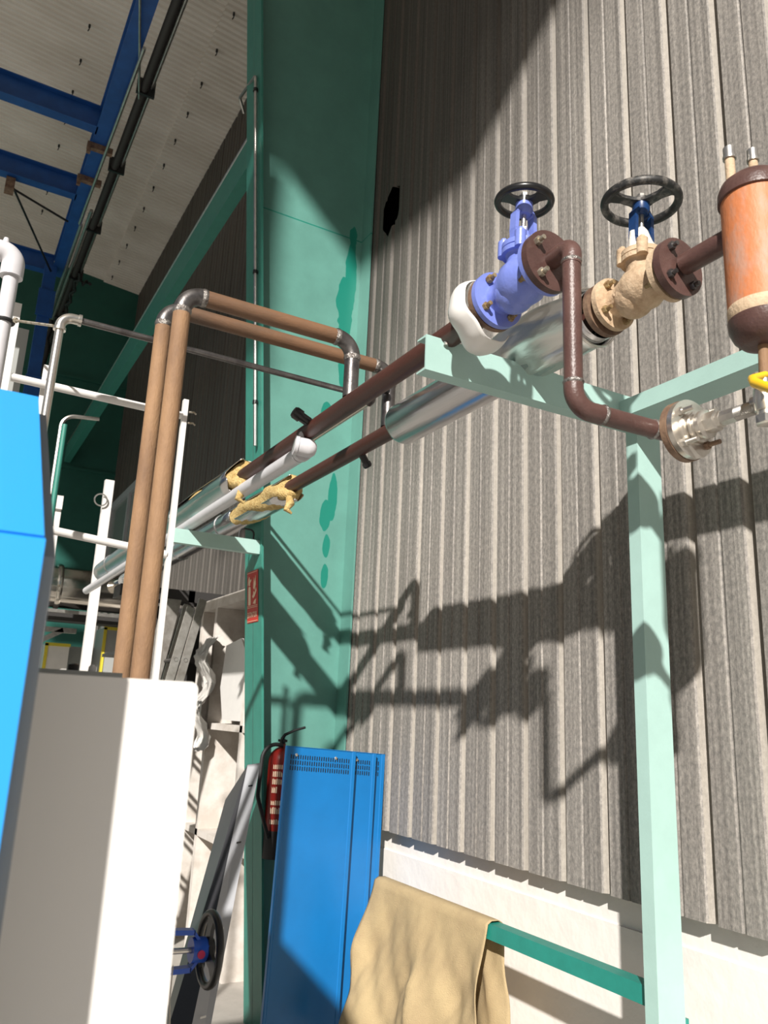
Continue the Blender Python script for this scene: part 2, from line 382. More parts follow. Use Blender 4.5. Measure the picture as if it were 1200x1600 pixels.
# ---- long green strut between the columns
g = upn(G(), (1.60, 5.30, 4.305), (1.60, 14.78, 4.305), Z, X, .29, .10, .008, .012)
single('strut_beam', g, 'green', 'long green channel strut running under the roof to the end wall', 'beam')
single('conduit_pipe', G().tube([(1.61, 5.3, 4.475), (1.61, 14.7, 4.475)], .016, 8), 'galv', 'thin grey conduit lying along the top of the long green strut', 'pipe')

# ---- roof hooks in two rows
def hook(x, y):
    z = 7.75 + .1*(2.5-x)
    g = G().lathe([(-.008, .014), (.03, .014)], (x, y, z-.03), Z, 8).tube([(x, y, z-.03), (x, y, z-.07), (x-.01, y+.01, z-.09)], .007, 6)
    return g
for i in range(12):
    single('roof_hook', hook(1.93, 7.61+.622*i), 'black', 'one of the small dark hook bolts in a row under the roof beside the wall', 'hook bolt', 'hook bolts near the wall')
for i in range(9):
    single('roof_hook', hook(.525, 8.22+.622*i), 'black', 'one of the small dark hook bolts in the roof above the blue crane frame', 'hook bolt', 'hook bolts above the crane frame')

# ---- blue crane frame
def ibeam(g, p0, p1, side, h=.25, b=.17, t=.012):
    H = h/2; B = b/2; prof = [(-B, 0), (B, 0), (B, t), (t/2, t), (t/2, h-t), (B, h-t), (B, h), (-B, h), (-B, h-t), (-t/2, h-t), (-t/2, t), (-B, t)]
    return g.ext(prof, p0, side, Z, V(p1)-V(p0))
cr = Thing('crane_frame', 'blue steel runway frame under the roof at upper left', 'crane frame')
cr.part('runway_beam', ibeam(G(), (.79, 1.6, 6.0), (.79, 11.6, 6.0), X), 'blue_steel')
for y in (8.09, 9.46, 11.55):
    cr.part('cross_beam', ibeam(G(), (-3.5, y, 6.0), (.72, y, 6.0), Y, .27, .13), 'blue_steel')
cr.part('runway_column', ibeam(G(), (0, 0, 0), (1, 0, 0), Y) if False else G().box(.60, .76, 11.3, 11.46, FL, 6.0).box(.57, .79, 11.27, 11.30, 5.2, 5.6).box(.58, .78, 11.26, 11.30, 3.9, 4.3), 'blue_steel')
for y in (8.3, 8.95):
    cr.part('clamp_plate', G().box(.66, .93, y, y+.06, 5.93, 6.0).box(.66, .70, y-.02, y+.02, 5.85, 5.95), 'rim', label='rusty clamp plate')
cr.done()
rod = Thing('tie_rod_brace', 'thin dark diagonal tie rods under the blue crane frame', 'tie rod')
rod.part('rod', G().tube([(.02, 9.57, 5.95), (.74, 11.45, 5.9)], .014, 8), 'black')
rod.part('rod', G().tube([(-.05, 9.55, 5.93), (.70, 9.85, 5.88)], .014, 8), 'black')
rod.part('rod', G().tube([(.70, 6.0, 5.95), (.99, 7.3, 5.95)], .012, 8), 'galv')
rod.part('rod', G().tube([(.88, 6.6, 5.93), (.84, 9.9, 5.93)], .018, 8), 'galv')
rod.part('end_plate', G().box(-.06, .04, 9.45, 9.6, 5.84, 5.99), 'rim'); rod.done()
pb = Thing('roof_pipe_bundle', 'bundle of dark pipes and cables running along the blue runway beam', 'pipes')
pb.part('dark_pipe', G().tube([(1.02, 1.8, 6.0), (1.0, 14.6, 6.0)], .045, 12), 'rack')
pb.part('dark_pipe', G().tube([(1.09, 1.8, 6.05), (1.07, 14.6, 6.05)], .022, 10), 'galv')
for i, (x, y) in enumerate(((.93, 9.6), (.87, 10.0))):
    pb.part('grey_pipe', G().tube([(x, y, 5.98), (x, 14.6, 5.98)], .024, 10), 'galv', label='bare grey steel pipe')
for y in (7.2, 8.6, 10.0, 11.4, 12.8):
    pb.part('clamp', G().box(.94, 1.12, y, y+.03, 5.94, 6.12), 'black')
pts = [(1.05 + .03*math.sin(i*2.1), 11.2 + .13*i, 5.95 - .05*abs(math.sin(i*1.7))) for i in range(20)]
pb.part('cable', G().tube(pts, .02, 8), 'rubber')
pts = [(.90 + .02*math.sin(i*2.3), 12.9, 5.9 - .16*i) for i in range(20)]
pb.part('cable', G().tube(pts, .035, 8), 'rubber'); pb.part('cable', G().tube([p + V((.10, .05, 0)) if False else V(p) + V((.09, .02, 0)) for p in pts], .028, 8), 'rubber')
pts = [(1.12 + .02*i, 11.4 + .05*math.sin(i*2), 5.93 - .03*math.sin(i*1.3)) for i in range(7)]
pb.part('loose_wire', G().tube(pts, .02, 6), 'rubber'); pb.done()

# ================================================================== far end of the bay
d = Thing('exhaust_duct', 'large polished steel duct crossing the far end of the bay', 'duct')
d.part('duct_tube', G().tube([(-1.5, 10.75, 1.40), (2.4, 10.75, 1.40)], .26, 40), 'inox')
for x in (-.4, 1.30, 2.25): d.part('joint_band', G().lathe([(-.03, .268), (-.03, .285), (0, .292), (.03, .285), (.03, .268)], (x, 10.75, 1.40), X, 40), 'inox')
d.part('elbow', G().tube(fillet([(1.9, 10.75, 1.45), (2.0, 10.3, 1.45), (2.25, 10.25, 1.6)], .1), .10, 20), 'inox'); d.done()
st = Thing('duct_shelf', 'dark steel shelf carrying a pale ledge under the polished duct', 'shelf')
st.part('support_beam', G().box(-1.5, 2.4, 10.6, 10.9, .98, 1.08), 'rack'); st.part('ledge', G().box(-1.5, 2.4, 10.45, 10.5, 1.06, 1.10), 'galv'); st.done()
fr = Thing('white_stanchion', 'tall white square stanchion with a wire loop near its top, behind the riser pipes', 'stanchion')
fr.part('post', G().box(1.50, 1.60, 9.45, 9.53, FL, 2.54), 'white')
fr.part('wire_loop', G().torus((1.47, 9.42, 2.28), Y, .07, .008, 24, 6), 'galv'); fr.done()
single('white_stanchion', G().box(1.02, 1.12, 9.9, 9.98, FL, 2.35).box(1.0, 1.12, 9.86, 9.9, 2.2, 2.36), 'white', 'short white post in front of the polished duct, right beside the blue machine', 'stanchion')
single('drain_pipe', G().tube([(.93, 9.0, FL), (.93, 9.0, 2.95)] , .03, 10), 'green', 'thin green vertical pipe in front of the dark end wall', 'pipe')
single('drain_pipe', G().tube(fillet([(.91, 9.2, 2.2), (.91, 9.2, 3.12), (1.30, 9.2, 3.16)], .15), .022, 8), 'galv', 'thin grey hooked conduit below the end of the long green strut', 'pipe')
# bins and shelf units with yellow edges
def bin_(x0, x1, y, z0, z1, label, m='grey', tape=True):
    t = Thing('storage_bin', label, 'bin', None)
    t.part('body', G().box(x0, x1, y, y+.6, z0, z1), m)
    if tape: t.part('edge_tape', G().box(x0-.01, x1+.01, y-.012, y-.001, z1-.03, z1+.01).box(x0-.01, x0+.03, y-.012, y-.001, z0, z1), 'yellowtape')
    t.done()
bin_(1.33, 1.62, 11.3, FL, .74, 'cream bin with yellow taped edges beside the blue machine, leftmost of the bins', 'white')
bin_(1.64, 1.98, 11.6, FL, .74, 'plain grey bin between the two yellow edged bins', 'grey', False)
bin_(1.98, 2.25, 11.0, FL, .98, 'taller grey bin with yellow edge just left of the riser pipes', 'grey')
g = G()
for i in range(6): g.box(1.95+.1*i, 2.0+.1*i, 12.2, 12.26, .4, 1.5)
single('profile_stack', g, 'galv', 'upright pale metal profiles standing behind the taller grey bin', 'metal profiles')
single('work_platform', G().box(.9, 1.62, 10.9, 11.0, .86, .92).ext([(0, 0), (.5, .3), (.52, .24), (.02, -.06)], (.95, 10.9, .62), X, Z, Y*.1), 'galv', 'grey slanted bracket in front of the end wall below the duct', 'bracket')
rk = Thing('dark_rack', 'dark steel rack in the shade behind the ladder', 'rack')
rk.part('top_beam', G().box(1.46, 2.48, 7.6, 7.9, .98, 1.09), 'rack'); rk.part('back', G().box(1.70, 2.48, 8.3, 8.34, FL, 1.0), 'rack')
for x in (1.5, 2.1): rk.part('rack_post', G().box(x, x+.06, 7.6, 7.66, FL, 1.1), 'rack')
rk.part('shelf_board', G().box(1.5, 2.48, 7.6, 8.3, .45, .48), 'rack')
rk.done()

# ---- whitewashed shelf unit along the wall behind the column
sh = Thing('wall_shelf', 'whitewashed open shelf unit along the wall just left of the teal column', 'shelf unit')
x0, x1, ya, yb = 2.15, 2.60, 5.30, 7.28
sh.part('top_board', G().box(x0, x1, ya, yb, .86, .95), 'shelfw')
for z in (-.16, -1.0): sh.part('shelf_board', G().box(x0, x1, ya, yb, z, z+.05), 'shelfw')
for y in (5.30, 5.95, 6.82, 7.22):
    sh.part('upright', G().box(x0, x1, y, y+.06, FL, .86), 'shelfw')
sh.part('back_panel', G().box(2.56, 2.60, ya, yb, FL, .86), 'shelfw'); sh.done()
single('white_board', G().ext([(6.02, -.08), (6.50, -.08), (6.62, .18), (6.56, .52), (6.20, .56), (6.02, .40)], (2.17, 0, 0), Y, Z, X*.02), 'white', 'loose white board standing in the top compartment of the shelf', 'board')
random.seed(3); g = G(); n1, n2 = 14, 18
for i in range(n1):
    for j in range(n2):
        g.v.append(V((2.08 + .04*random.random() + .05*math.sin(j*.8), 6.68 + .36*i/(n1-1) + .03*random.random(), -.35 + .95*j/(n2-1) + .02*random.random())))
for i in range(n1-1):
    for j in range(n2-1): g.f.append((i*n2+j, (i+1)*n2+j, (i+1)*n2+j+1, i*n2+j+1))
single('plastic_wrap', g, 'plastic', 'crumpled pale plastic film hanging off the shelf edge', 'plastic film')

# ---- extension ladder leaning on the rack
ld = Thing('extension_ladder', 'worn aluminium extension ladder leaning in the shade left of the shelf', 'ladder')
lean = V((.19, 0, 1)).normalized(); base = V((1.63, 6.2, .19)) - lean*((.19-FL)/lean.z)
for k, (dx, L) in enumerate(((0, 2.66), (.075, 2.73))):
    for yy in (0, .42):
        c = base + V((dx, yy, 0)); s_ = X*.03 - Z*.0057
        ld.part('side_rail', G().obox(c + lean*L/2, s_, Y*.012, lean*L/2), 'ladder')
for i in range(8):
    for dx in (0, .075):
        c = base + V((dx, 0, 0)) + lean*(.25+.285*i)
        ld.part('rung', G().tube([c - Y*.016, c + Y*.43], .016, 8, False), 'rack')
ld.done()
single('aluminium_plank', G().obox((1.50, 6.5, -.2), X*.07, Y*.01, V((.16, 0, 1))*1.05), 'ladder', 'dull aluminium plank leaning left of the ladder', 'plank')

# ================================================================== supports
bk = Thing('column_bracket', 'green channel bracket sticking out from the column below the insulated pipes', 'bracket')
bk.part('arm', upn(G(), (1.22, 4.93, 1.045), (1.80, 4.93, 1.045), Z, Y, .09, .05), 'mint')
bk.part('pipe_clamp', G().tube(fillet([(1.66, 4.96, 1.09), (1.66, 4.96, 1.16), (1.76, 4.96, 1.16), (1.76, 4.96, 1.09)], .03), .006, 6), 'rubber'); bk.done()
ps = Thing('steel_post', 'pale mint steel channel post with cantilever arm carrying the valves', 'post')
yf = 2.026
ps.part('post', upn(G(), (2.24, yf, FL), (2.24, yf, 1.083), X, Y, .12, .055), 'mint')
ps.part('cantilever_arm', upn(G(), (1.245, yf, 1.144), (2.30, yf, 1.144), Z, Y, .122, .055), 'mint')
ps.part('side_arm', upn(G(), (2.16, yf+.02, 1.108), (2.16, .55, 1.108), X, Z, .13, .064), 'mint')
ps.part('base_plate', G().box(2.14, 2.34, yf-.03, yf+.12, FL, FL+.012), 'mint'); ps.done()
# pipe shoes: short angle irons on the arm
def shoe(x, w_, label):
    g = G().box(x, x+w_, yf+.004, yf+.05, 1.205, 1.209).box(x, x+w_, yf+.046, yf+.05, 1.205, 1.232)
    single('pipe_shoe', g, 'mint', label, 'pipe shoe')
shoe(1.37, .13, 'short mint angle iron on the arm beneath the blue valve')
shoe(1.70, .10, 'short mint angle iron on the arm beneath the aluminium cladding')
# wall stub bracket right of the post
single('angle_bracket', G().box(2.30, 2.40, 2.10, 2.14, -.99, -.95).box(2.36, 2.40, 2.10, 2.18, -.99, -.93), 'green_dk', 'short dark steel bracket stub low on the wall right of the post', 'bracket')

# ================================================================== pipework
def collar(T, c, d, r, par, w_=.012): return T.part('weld_seam', G().lathe([(-w_, r), (-w_*.5, r+.0025), (0, r+.0035), (w_*.5, r+.0025), (w_, r)], c, d, 24), 'weld', par)
R1 = .032; RM = .038
def riser(x, y, zt, xm, zm, ya, yb, label, lab2):
    T = Thing('welded_pipe', label, 'pipe'); Rb = .075
    r = T.part('riser', G().tube([(x, y, FL), (x, y, zt-Rb)], R1, 24), 'rust', label='light brown rusted vertical pipe')
    e = T.part('elbow', G().tube(fillet([(x, y, zt-Rb-.002), (x, y, zt), (x+Rb+.002, y, zt)], Rb-.001, 12), R1+.001, 24), 'bare', label='bare dark steel elbow')
    collar(T, (x, y, zt-Rb), Z, R1, e); collar(T, (x+Rb, y, zt), X, R1, e)
    T.part('cross_pipe', G().tube([(x+Rb, y, zt), (xm-Rb, y, zt)], R1, 24), 'rusth')
    e = T.part('elbow', G().tube(fillet([(xm-Rb-.002, y, zt), (xm, y, zt), (xm, y, zt-Rb-.002)], Rb-.001, 12), R1+.001, 24), 'bare', label='bare dark steel elbow')
    collar(T, (xm-Rb, y, zt), X, R1, e); collar(T, (xm, y, zt-Rb), Z, R1, e)
    T.part('drop_pipe', G().tube([(xm, y, zt-Rb), (xm, y, zm+.03)], R1-.001, 24), 'bare')
    m = T.part('main_pipe', G().tube([(xm, ya, zm), (xm, yb, zm)], RM, 28), 'primer', label='dark red primed pipe running along the wall')
    return T, m
T, m = riser(.625, 2.75, 1.50, 1.335, 1.222, 7.95, 1.93, 'front brown welded pipe that rises, crosses to the wall and feeds the blue valve', '')
# capped branch on main 1
br = T.part('branch_stub', G().lathe([(0, .022), (.045, .022), (.045, .028), (.075, .028), (.085, .022)], V((1.335, 3.10, 1.222)) + V((-.7, 0, .7)).normalized()*.034, (-1, 0, .45), 18), 'black', label='small capped black branch')
for k in range(2): T.part('sensor_plug', G().lathe([(0, .008), (.02, .008)], (1.335-.03*(k*2-1)*.6, 2.02+.0*k, 1.222+.03-.05*k), (0, 0, 1-2*k), 8), 'nickel', br if False else m)
# flange behind blue valve and its rusty neck
T.part('flange', G().lathe([(0, .088), (.018, .088)], (1.335, 1.782, 1.232), Y, 40), 'rim', label='rusty counter flange')
T.part('neck', G().tube([(1.335, 1.94, 1.222), (1.335, 1.79, 1.232)], [RM, .045], 24), 'rim'); T.done()
T, m = riser(.63, 3.07, 1.585, 1.69, 1.268, 8.7, 1.76, 'rear brown welded pipe that rises, crosses to the wall and feeds the tan valve', '')
T.part('branch_stub', G().lathe([(0, .018), (.05, .018), (.05, .023), (.07, .023), (.078, .016)], (1.70, 3.34, 1.245), (.55, .0, -.8), 18), 'black', label='small capped black branch')
T.part('branch_stub', G().lathe([(0, .016), (.05, .016), (.05, .021), (.07, .021)], (1.66, 3.02, 1.45), (-1, 0, 0.1), 18), 'black', label='small capped black branch')
T.part('flange', G().lathe([(0, .085), (.02, .085)], (1.69, 1.672, 1.268), Y, 40), 'rim', label='rusty counter flange'); T.done()

# thin stainless line
T = Thing('thin_pipe', 'thin bare steel pipe looping across behind the riser pipes', 'pipe'); r = .0135; yv, zt = 3.16, 1.475
T.part('vertical_run', G().tube([(.245, yv, .2), (.255, yv, zt-.05)], .0165, 16), 'nickel')
T.part('elbow', G().tube(fillet([(.255, yv, zt-.055), (.255, yv, zt), (.32, yv, zt)], .045, 10), .020, 16), 'nickel')
T.part('elbow_socket', G().lathe([(0, .020), (0, .024), (.012, .024), (.012, .020)], (.255, yv, zt-.062), Z, 16), 'nickel')
T.part('elbow_socket', G().lathe([(0, .020), (0, .024), (.012, .024), (.012, .020)], (.318, yv, zt), X, 16), 'nickel')
T.part('cross_run', G().tube([(.32, yv, zt), (1.64, yv, zt-.01)], r, 16), 'bare')
T.part('elbow', G().tube(fillet([(1.62, yv, zt-.01), (1.66, yv, zt-.01), (1.66, yv+.05, zt-.02)], .025, 8), .018, 14), 'bare')
T.part('long_run', G().tube([(1.66, yv+.04, zt-.02), (1.66, 9.0, zt-.03)], .012, 12), 'nickel'); T.done()

# insulation jackets
def jacket(name, x, z, y0, y1, R, label, gap=None, wr=.075):
    T = Thing(name, label, 'insulation')
    # cladding shell with a torn end
    n, L = 40, 26; g = G(); random.seed(int(x*100))
    for i in range(L):
        t = i/(L-1); y = y0 + (y1-y0)*t
        for j in range(n):
            a = 2*PI*j/n; rr = R*(1 + (.035*math.sin(a*3 + y*4) if y < y0+.9 else 0))
            yy = y + (0.05*math.sin(a*2+1)+.04*math.sin(a*5) if i == 0 else 0)
            g.v.append(V((x + rr*math.cos(a), yy, z + rr*math.sin(a))))
    for i in range(L-1):
        for j in range(n):
            if gap and gap(2*PI*(j+.5)/n, y0 + (y1-y0)*(i+.5)/(L-1)): continue
            a = i*n+j; b = i*n+(j+1) % n; g.f.append((a, b, b+n, a+n))
    shell = T.part('cladding', g, 'clad', label='shiny aluminium cladding', angle=60)
    sol = shell.modifiers.new('thickness', 'SOLIDIFY'); sol.thickness = .003
    # frayed wool
    g = G(); L = 16; n = 36; random.seed(5+int(x*10))
    vs = []
    for i in range(L):
        t = i/(L-1); y = y0 - .07 + (.9)*t**1.5
        for j in range(n):
            a = 2*PI*j/n; rr = (wr if i > 2 else wr*(.55 + .18*i)) * (1 + .10*math.sin(a*3+i) + .07*random.random())
            g.v.append(V((x + rr*math.cos(a), y + .035*math.sin(a*2+2) + .015*random.random(), z + rr*math.sin(a))))
    for i in range(L-1):
        for j in range(n):
            a = i*n+j; b = i*n+(j+1) % n; g.f.append((a, b, b+n, a+n))
    g.f.append(tuple(range(n)))
    T.part('mineral_wool', g, 'wool', label='frayed yellow mineral wool', angle=80)
    # loose tuft
    p0 = V((x-.03, y0-.06, z-wr*.9)); T.part('wool_tuft', G().tube([p0, p0+V((.0, -.02, -.04)), p0+V((-.02, -.02, -.08)), p0+V((.01, -.03, -.10))], [.02, .026, .018, .006], 10), 'wool', label='loose tuft of wool')
    bands = []
    for y in (y0+1.2, y0+2.3, y0+3.4):
        T.part('seam_band', G().lathe([(-.02, R+.001), (-.02, R+.005), (.02, R+.005), (.02, R+.001)], (x, y, z), Y, 40), 'clad')
    T.done()
jacket('pipe_insulation', 1.345, 1.222, 4.02, 7.9, .092, 'torn aluminium clad insulation of the front wall pipe, yellow wool showing',
       lambda a, y: (abs(a-PI*.86) < .10+.20*max(0, math.sin((y-4.3)*2.8)) and 4.25 < y < 5.6))
jacket('pipe_insulation', 1.70, 1.262, 4.22, 8.6, .080, 'aluminium clad insulation of the rear wall pipe, wool spilling beneath the white pipe',
       lambda a, y: abs(a-PI*1.0) < .40 and y < 5.1)
# near aluminium cladding with a crumpled bulge
T = Thing('pipe_cladding', 'bright aluminium cladding on the rear pipe, passing under the mint arm to the tan valve', 'cladding')
g = G().lathe([(0, .090), (-.012, .0935), (-.40, .092), (-.85, .092), (-.90, .094), (-1.18, .084), (-1.22, .082)], (1.69, 2.93, 1.268), Y, 48, cap=False)
o = T.part('cladding_sleeve', g, 'clad', angle=50); o.modifiers.new('thickness', 'SOLIDIFY').thickness = .002
g = G(); n, L = 40, 14
for i in range(L):
    t = i/(L-1); y = 2.22 - .48*t
    for j in range(n):
        a = 2*PI*j/n; k = math.sin(PI*t**.8)**.8
        rr = .0945 + .030*k*max(0, math.cos(a-PI*.80)) + .004*math.sin(a*7+t*5)*k + .003*math.sin(a*11-t*9)*k
        g.v.append(V((1.69+rr*math.cos(a), y, 1.268+rr*math.sin(a))))
for i in range(L-1):
    for j in range(n): a = i*n+j; b = i*n+(j+1) % n; g.f.append((a, b, b+n, a+n))
o = T.part('crumpled_cover', g, 'foil', angle=70); o.modifiers.new('thickness', 'SOLIDIFY').thickness = .002
T.part('end_rim', G().torus((1.69, 1.735, 1.268), Y, .098, .004, 40, 8), 'nickel'); T.done()
# white end collar hanging open around the blue valve's flange
g = G(); n, L = 30, 10
for i in range(L):
    t = i/(L-1)
    for j in range(n):
        a = PI*.62 + (PI*1.20)*j/(n-1); rr = .098 + .012*math.sin(t*PI) + .004*math.sin(a*6)
        w_ = .075 + .05*j/(n-1)
        g.v.append(V((1.335 + rr*math.cos(a), 1.80 + w_*(t) - .02*math.sin(a*2), 1.225 + rr*math.sin(a) - .012*j/(n-1))))
for i in range(L-1):
    for j in range(n-1): a = i*n+j; g.f.append((a, a+1, a+n+1, a+n))
o = mk('end_collar', g, 'panelw', None, 60); o.modifiers.new('thickness', 'SOLIDIFY').thickness = .003
tag(o, 'white dented end collar hanging open behind the blue valve flange', 'collar'); recentre(o, [o])

# ================================================================== globe valves
def globe_valve(name, label, o, a, s, body, yoke, wheelm, wheelR, fR, stemL, boltm, extra=None, k=1.0, ysp=1.0, spokes=3, wang=.4, rim=.0105):
    o, a, s = V(o), V(a).normalized(), V(s).normalized(); b = a.cross(s).normalized(); a2 = a - s*a.dot(s); a2.normalize()
    T = Thing(name, label, 'valve')
    g = G()
    g.lathe([(-.125*k, fR), (-.107*k, fR), (-.105*k, fR*.55), (-.09*k, fR*.50), (-.055*k, fR*.62), (-.02*k, fR*.80), (.02*k, fR*.82), (.055*k, fR*.66), (.085*k, fR*.52), (.09*k, fR*.55), (.092*k, fR), (.110*k, fR)], o, a, 44)
    # S-shaped swelling of the globe
    for t, u, r in ((-.030, -.020, .060), (.022, .004, .058)):
        pr = [(r*k*math.sin(PI*(i/12-.5)), max(.001, r*k*math.cos(PI*(i/12-.5)))) for i in range(13)]
        g.lathe(pr, o + a*t*k + s*u*k, s, 28)
    g.lathe([(.0, .050*k), (.05*k, .047*k), (.075*k, .045*k), (.083*k, .050*k), (.083*k, .062*k), (.098*k, .062*k)], o, s, 36)
    bd = T.part('body', g, body, angle=45)
    # bonnet
    g = G().lathe([(.101*k, .062*k), (.116*k, .062*k), (.118*k, .040*k), (.135*k, .030*k), (.15*k, .020*k), (.158*k, .020*k)], o, s, 36)
    for i in range(4):
        q = PI/4 + i*PI/2; c = o + (a2*math.cos(q) + b*math.sin(q))*.056*k; g.lathe([(.084*k, .017*k), (.133*k, .017*k)], c, s, 14)
    bn = T.part('bonnet', g, body)
    for i in range(4):
        q = PI/4 + i*PI/2; c = o + (a2*math.cos(q) + b*math.sin(q))*.056*k + s*.133*k; T.part('bonnet_bolt', G().bolt(c, s, .010*k, .014), body, bn)
    # yoke
    H = stemL; g = G()
    for sg in (-1, 1):
        pts = [o + b*sg*.030*k*ysp + s*.118*k, o + b*sg*.034*k*ysp + s*(.16*k), o + b*sg*.032*k*ysp + s*(H-.048), o + b*sg*.016*k + s*(H-.026)]
        for i in range(3):
            c = (pts[i]+pts[i+1])/2; dd = (pts[i+1]-pts[i])/2; g.obox(c, dd*1.05, b*.006*k, a2*.014*k)
    g.lathe([(H-.045, .020*k), (H-.03, .026*k), (H-.008, .026*k)], o, s, 24)
    T.part('yoke', g, yoke)
    T.part('stem', G().lathe([(.15*k, .0075), (H+.02, .0075)], o, s, 12).lathe([(.155*k, .013*k), (.175*k, .013*k)], o, s, 6), 'nickel')
    c = o + s*H
    g = G().torus(c, s, wheelR-rim, rim, 56, 12, 1.1)
    u = (a2*math.cos(wang) + b*math.sin(wang)); w_ = s.cross(u)
    for i in range(spokes):
        q = 2*PI*i/spokes; e = u*math.cos(q) + w_*math.sin(q); f = s.cross(e)
        R_ = wheelR-rim*1.4
        vs = []
        for t, hw in ((.10, .024), (.30, .018), (.6, .0155), (.85, .022), (1.0, .042)):
            m_ = c + e*R_*t - s*(.006*(1-t))
            vs += [m_ - f*hw*k - s*.005, m_ + f*hw*k - s*.005, m_ + f*hw*k + s*.005, m_ - f*hw*k + s*.005]
        fs = []
        for j in range(4):
            for q2 in range(4): fs.append((j*4+q2, j*4+(q2+1) % 4, j*4+4+(q2+1) % 4, j*4+4+q2))
        fs += [(0, 1, 2, 3), (16, 17, 18, 19)]; g.add(vs, fs)
    g.lathe([(-.012, .020*k), (-.008, .026*k), (.008, .026*k), (.012, .018*k)], c, s, 24)
    wh = T.part('handwheel', g, wheelm, angle=50)
    T.part('hub_nut', G().lathe([(.010, .012*k), (.026, .012*k), (.028, .009*k)], c, s, 6), 'nickel', wh)
    for side, t0 in ((-1, -.107*k), (1, .092*k)):
        for i in range(4):
            q = PI/4 + i*PI/2 + .12; c2 = o + (b*math.cos(q) + s*math.sin(q))*fR*.74 + a*t0
            dd = a if side < 0 else -a
            T.part('flange_bolt', G().bolt(c2, dd, .0125*k, .02, .032, .007*k), boltm, bd)
    if extra: extra(T, o, a, s, b, bd)
    T.done(); return T
tilt = V((0, -.05, 1))
globe_valve('globe_valve', 'periwinkle blue globe valve with a black three-spoke handwheel above the arm', (1.335, 1.655, 1.238), (0, -1, .04), tilt, 'vblue', 'vblue', 'black', .089, .089, .262, 'rustbolt', wang=.70+PI)
def powder(T, o, a, s, b, bd):
    T.part('powder_crust', G().lathe([(.117, .050), (.128, .046), (.150, .034), (.172, .026), (.190, .020), (.205, .010)], o, s, 20).lathe([(.125, .016), (.18, .012)], o+b*.033, s, 10).lathe([(.125, .016), (.175, .010)], o-b*.033, s, 10), 'plaster', bd, 'white powdery crust on the bonnet')
    T.part('dust_lug', G().lathe([(-.02, .018), (.02, .014)], o - a*.055 + b*.03 - s*.0, b, 16), 'tan', bd)
globe_valve('globe_valve', 'dusty tan globe valve with a larger worn black handwheel near the orange tank', (1.69, 1.530, 1.272), (0, -1, .0), V((.02, -.02, 1)), 'tan', 'navy', 'blackdust', .122, .084, .295, 'rustbolt', powder, k=1.0, wang=.83+PI, rim=.013)
# third valve low at the left, lying on its side
def dot(T, o, a, s, b, bd):
    T.part('pink_dot', G().lathe([(0, .010), (.002, .010)], o + s*.255 - Y*.030 - Z*.004, -Y, 16), 'magenta', bd, 'pink paint dot')
    T.part('hub_ring', G().lathe([(.236, .030), (.272, .030)], o, s, 24), 'vblue2', bd)
globe_valve('globe_valve', 'small bright blue valve lying sideways low at left, its black handwheel facing the tray', (.47, 2.2, -.59), (0, 1, 0), (1, 0, -.03), 'vblue2', 'vblue2', 'black', .093, .07, .285, 'zinc', dot, k=1.0, ysp=1.35, wang=.5, rim=.0095)
# hanging cord with ring
T = Thing('cord_with_ring', 'thin pale cord with a small metal ring hanging under the low blue valve', 'cord')
T.part('cord', G().tube([(.655, 2.17, -.62), (.655, 2.17, -.70), (.662, 2.165, -.77)], .0016, 6), 'rope')
T.part('ring', G().torus((.665, 2.16, -.79), (.8, .5, 0), .017, .002, 24, 6), 'nickel'); T.done()

# ---- pipe from the blue valve down to the ball valve
T = Thing('drop_line', 'maroon pipe dropping from the blue valve to a flanged adapter', 'pipe')
c0 = V((1.335, 1.545, 1.2424)); T.part('flange', G().lathe([(0, .090), (.022, .090)], c0, -Y, 44), 'primer2', label='brown flange with rusty edge')
xd, yd = 1.325, 1.435
T.part('downpipe', G().tube([(xd, yd, 1.205), (xd, yd, .83)], .0245, 24), 'primer2')
T.part('elbow', G().tube(fillet([c0+V((0, -.02, 0)), (c0.x-.004, yd, 1.243), (xd, yd, 1.18)], .038, 10), .026, 24), 'primer2')
e = T.part('elbow', G().tube(fillet([(xd, yd, .84), (xd, yd, .775), (xd+.09, yd-.012, .772)], .055, 12), .0255, 24), 'primer2')
T.part('cross_pipe', G().tube(fillet([(xd+.08, yd-.010, .772), (1.655, yd-.03, .765), (1.655, 1.37, .765)], .03, 8), .0245, 24), 'primer2')
collar(T, (xd, yd, 1.19), Z, .0245, e, .006); collar(T, (xd, yd, .845), Z, .0245, e, .006); collar(T, (xd+.085, yd-.012, .772), X, .0245, e, .006); collar(T, (1.58, yd-.024, .767), X, .0245, e, .006)
fa = V((1.655, 1.385, .765)); T.part('flange', G().lathe([(0, .082), (.02, .082)], fa, -Y, 44), 'rim', label='rust-brown flange')
for i in range(4):
    q = PI/4 + i*PI/2 + .12
    c2 = c0 + V((math.cos(q)*.066, -.022, math.sin(q)*.066)); T.part('flange_bolt', G().bolt(c2, -Y, .0125, .018, .03, .007), 'zinc')
T.done()
T = Thing('flanged_adapter', 'silvery threaded flange adapter between the maroon pipe and the ball valve', 'fitting')
f1 = fa - Y*.022
fl = T.part('flange', G().lathe([(0, .080), (.016, .080), (.018, .045), (.026, .045), (.028, .038)], f1, -Y, 44), 'nickel')
T.part('union', G().lathe([(.026, .036), (.034, .036), (.036, .043), (.042, .043), (.044, .034), (.052, .034), (.054, .039), (.062, .039), (.066, .026)], f1, -Y, 28), 'nickel')
T.part('hex_nipple', G().lathe([(.064, .025), (.066, .028), (.095, .028), (.098, .022), (.108, .022)], f1, -Y, 6), 'nickel')
T.part('adapter_nut', G().lathe([(.106, .018), (.112, .020), (.150, .020), (.152, .016)], f1, -Y, 8), 'galv')
pr = [(.15, .017)]
for i in range(14): pr += [(.152+.004*i, .0185), (.154+.004*i, .0160)]
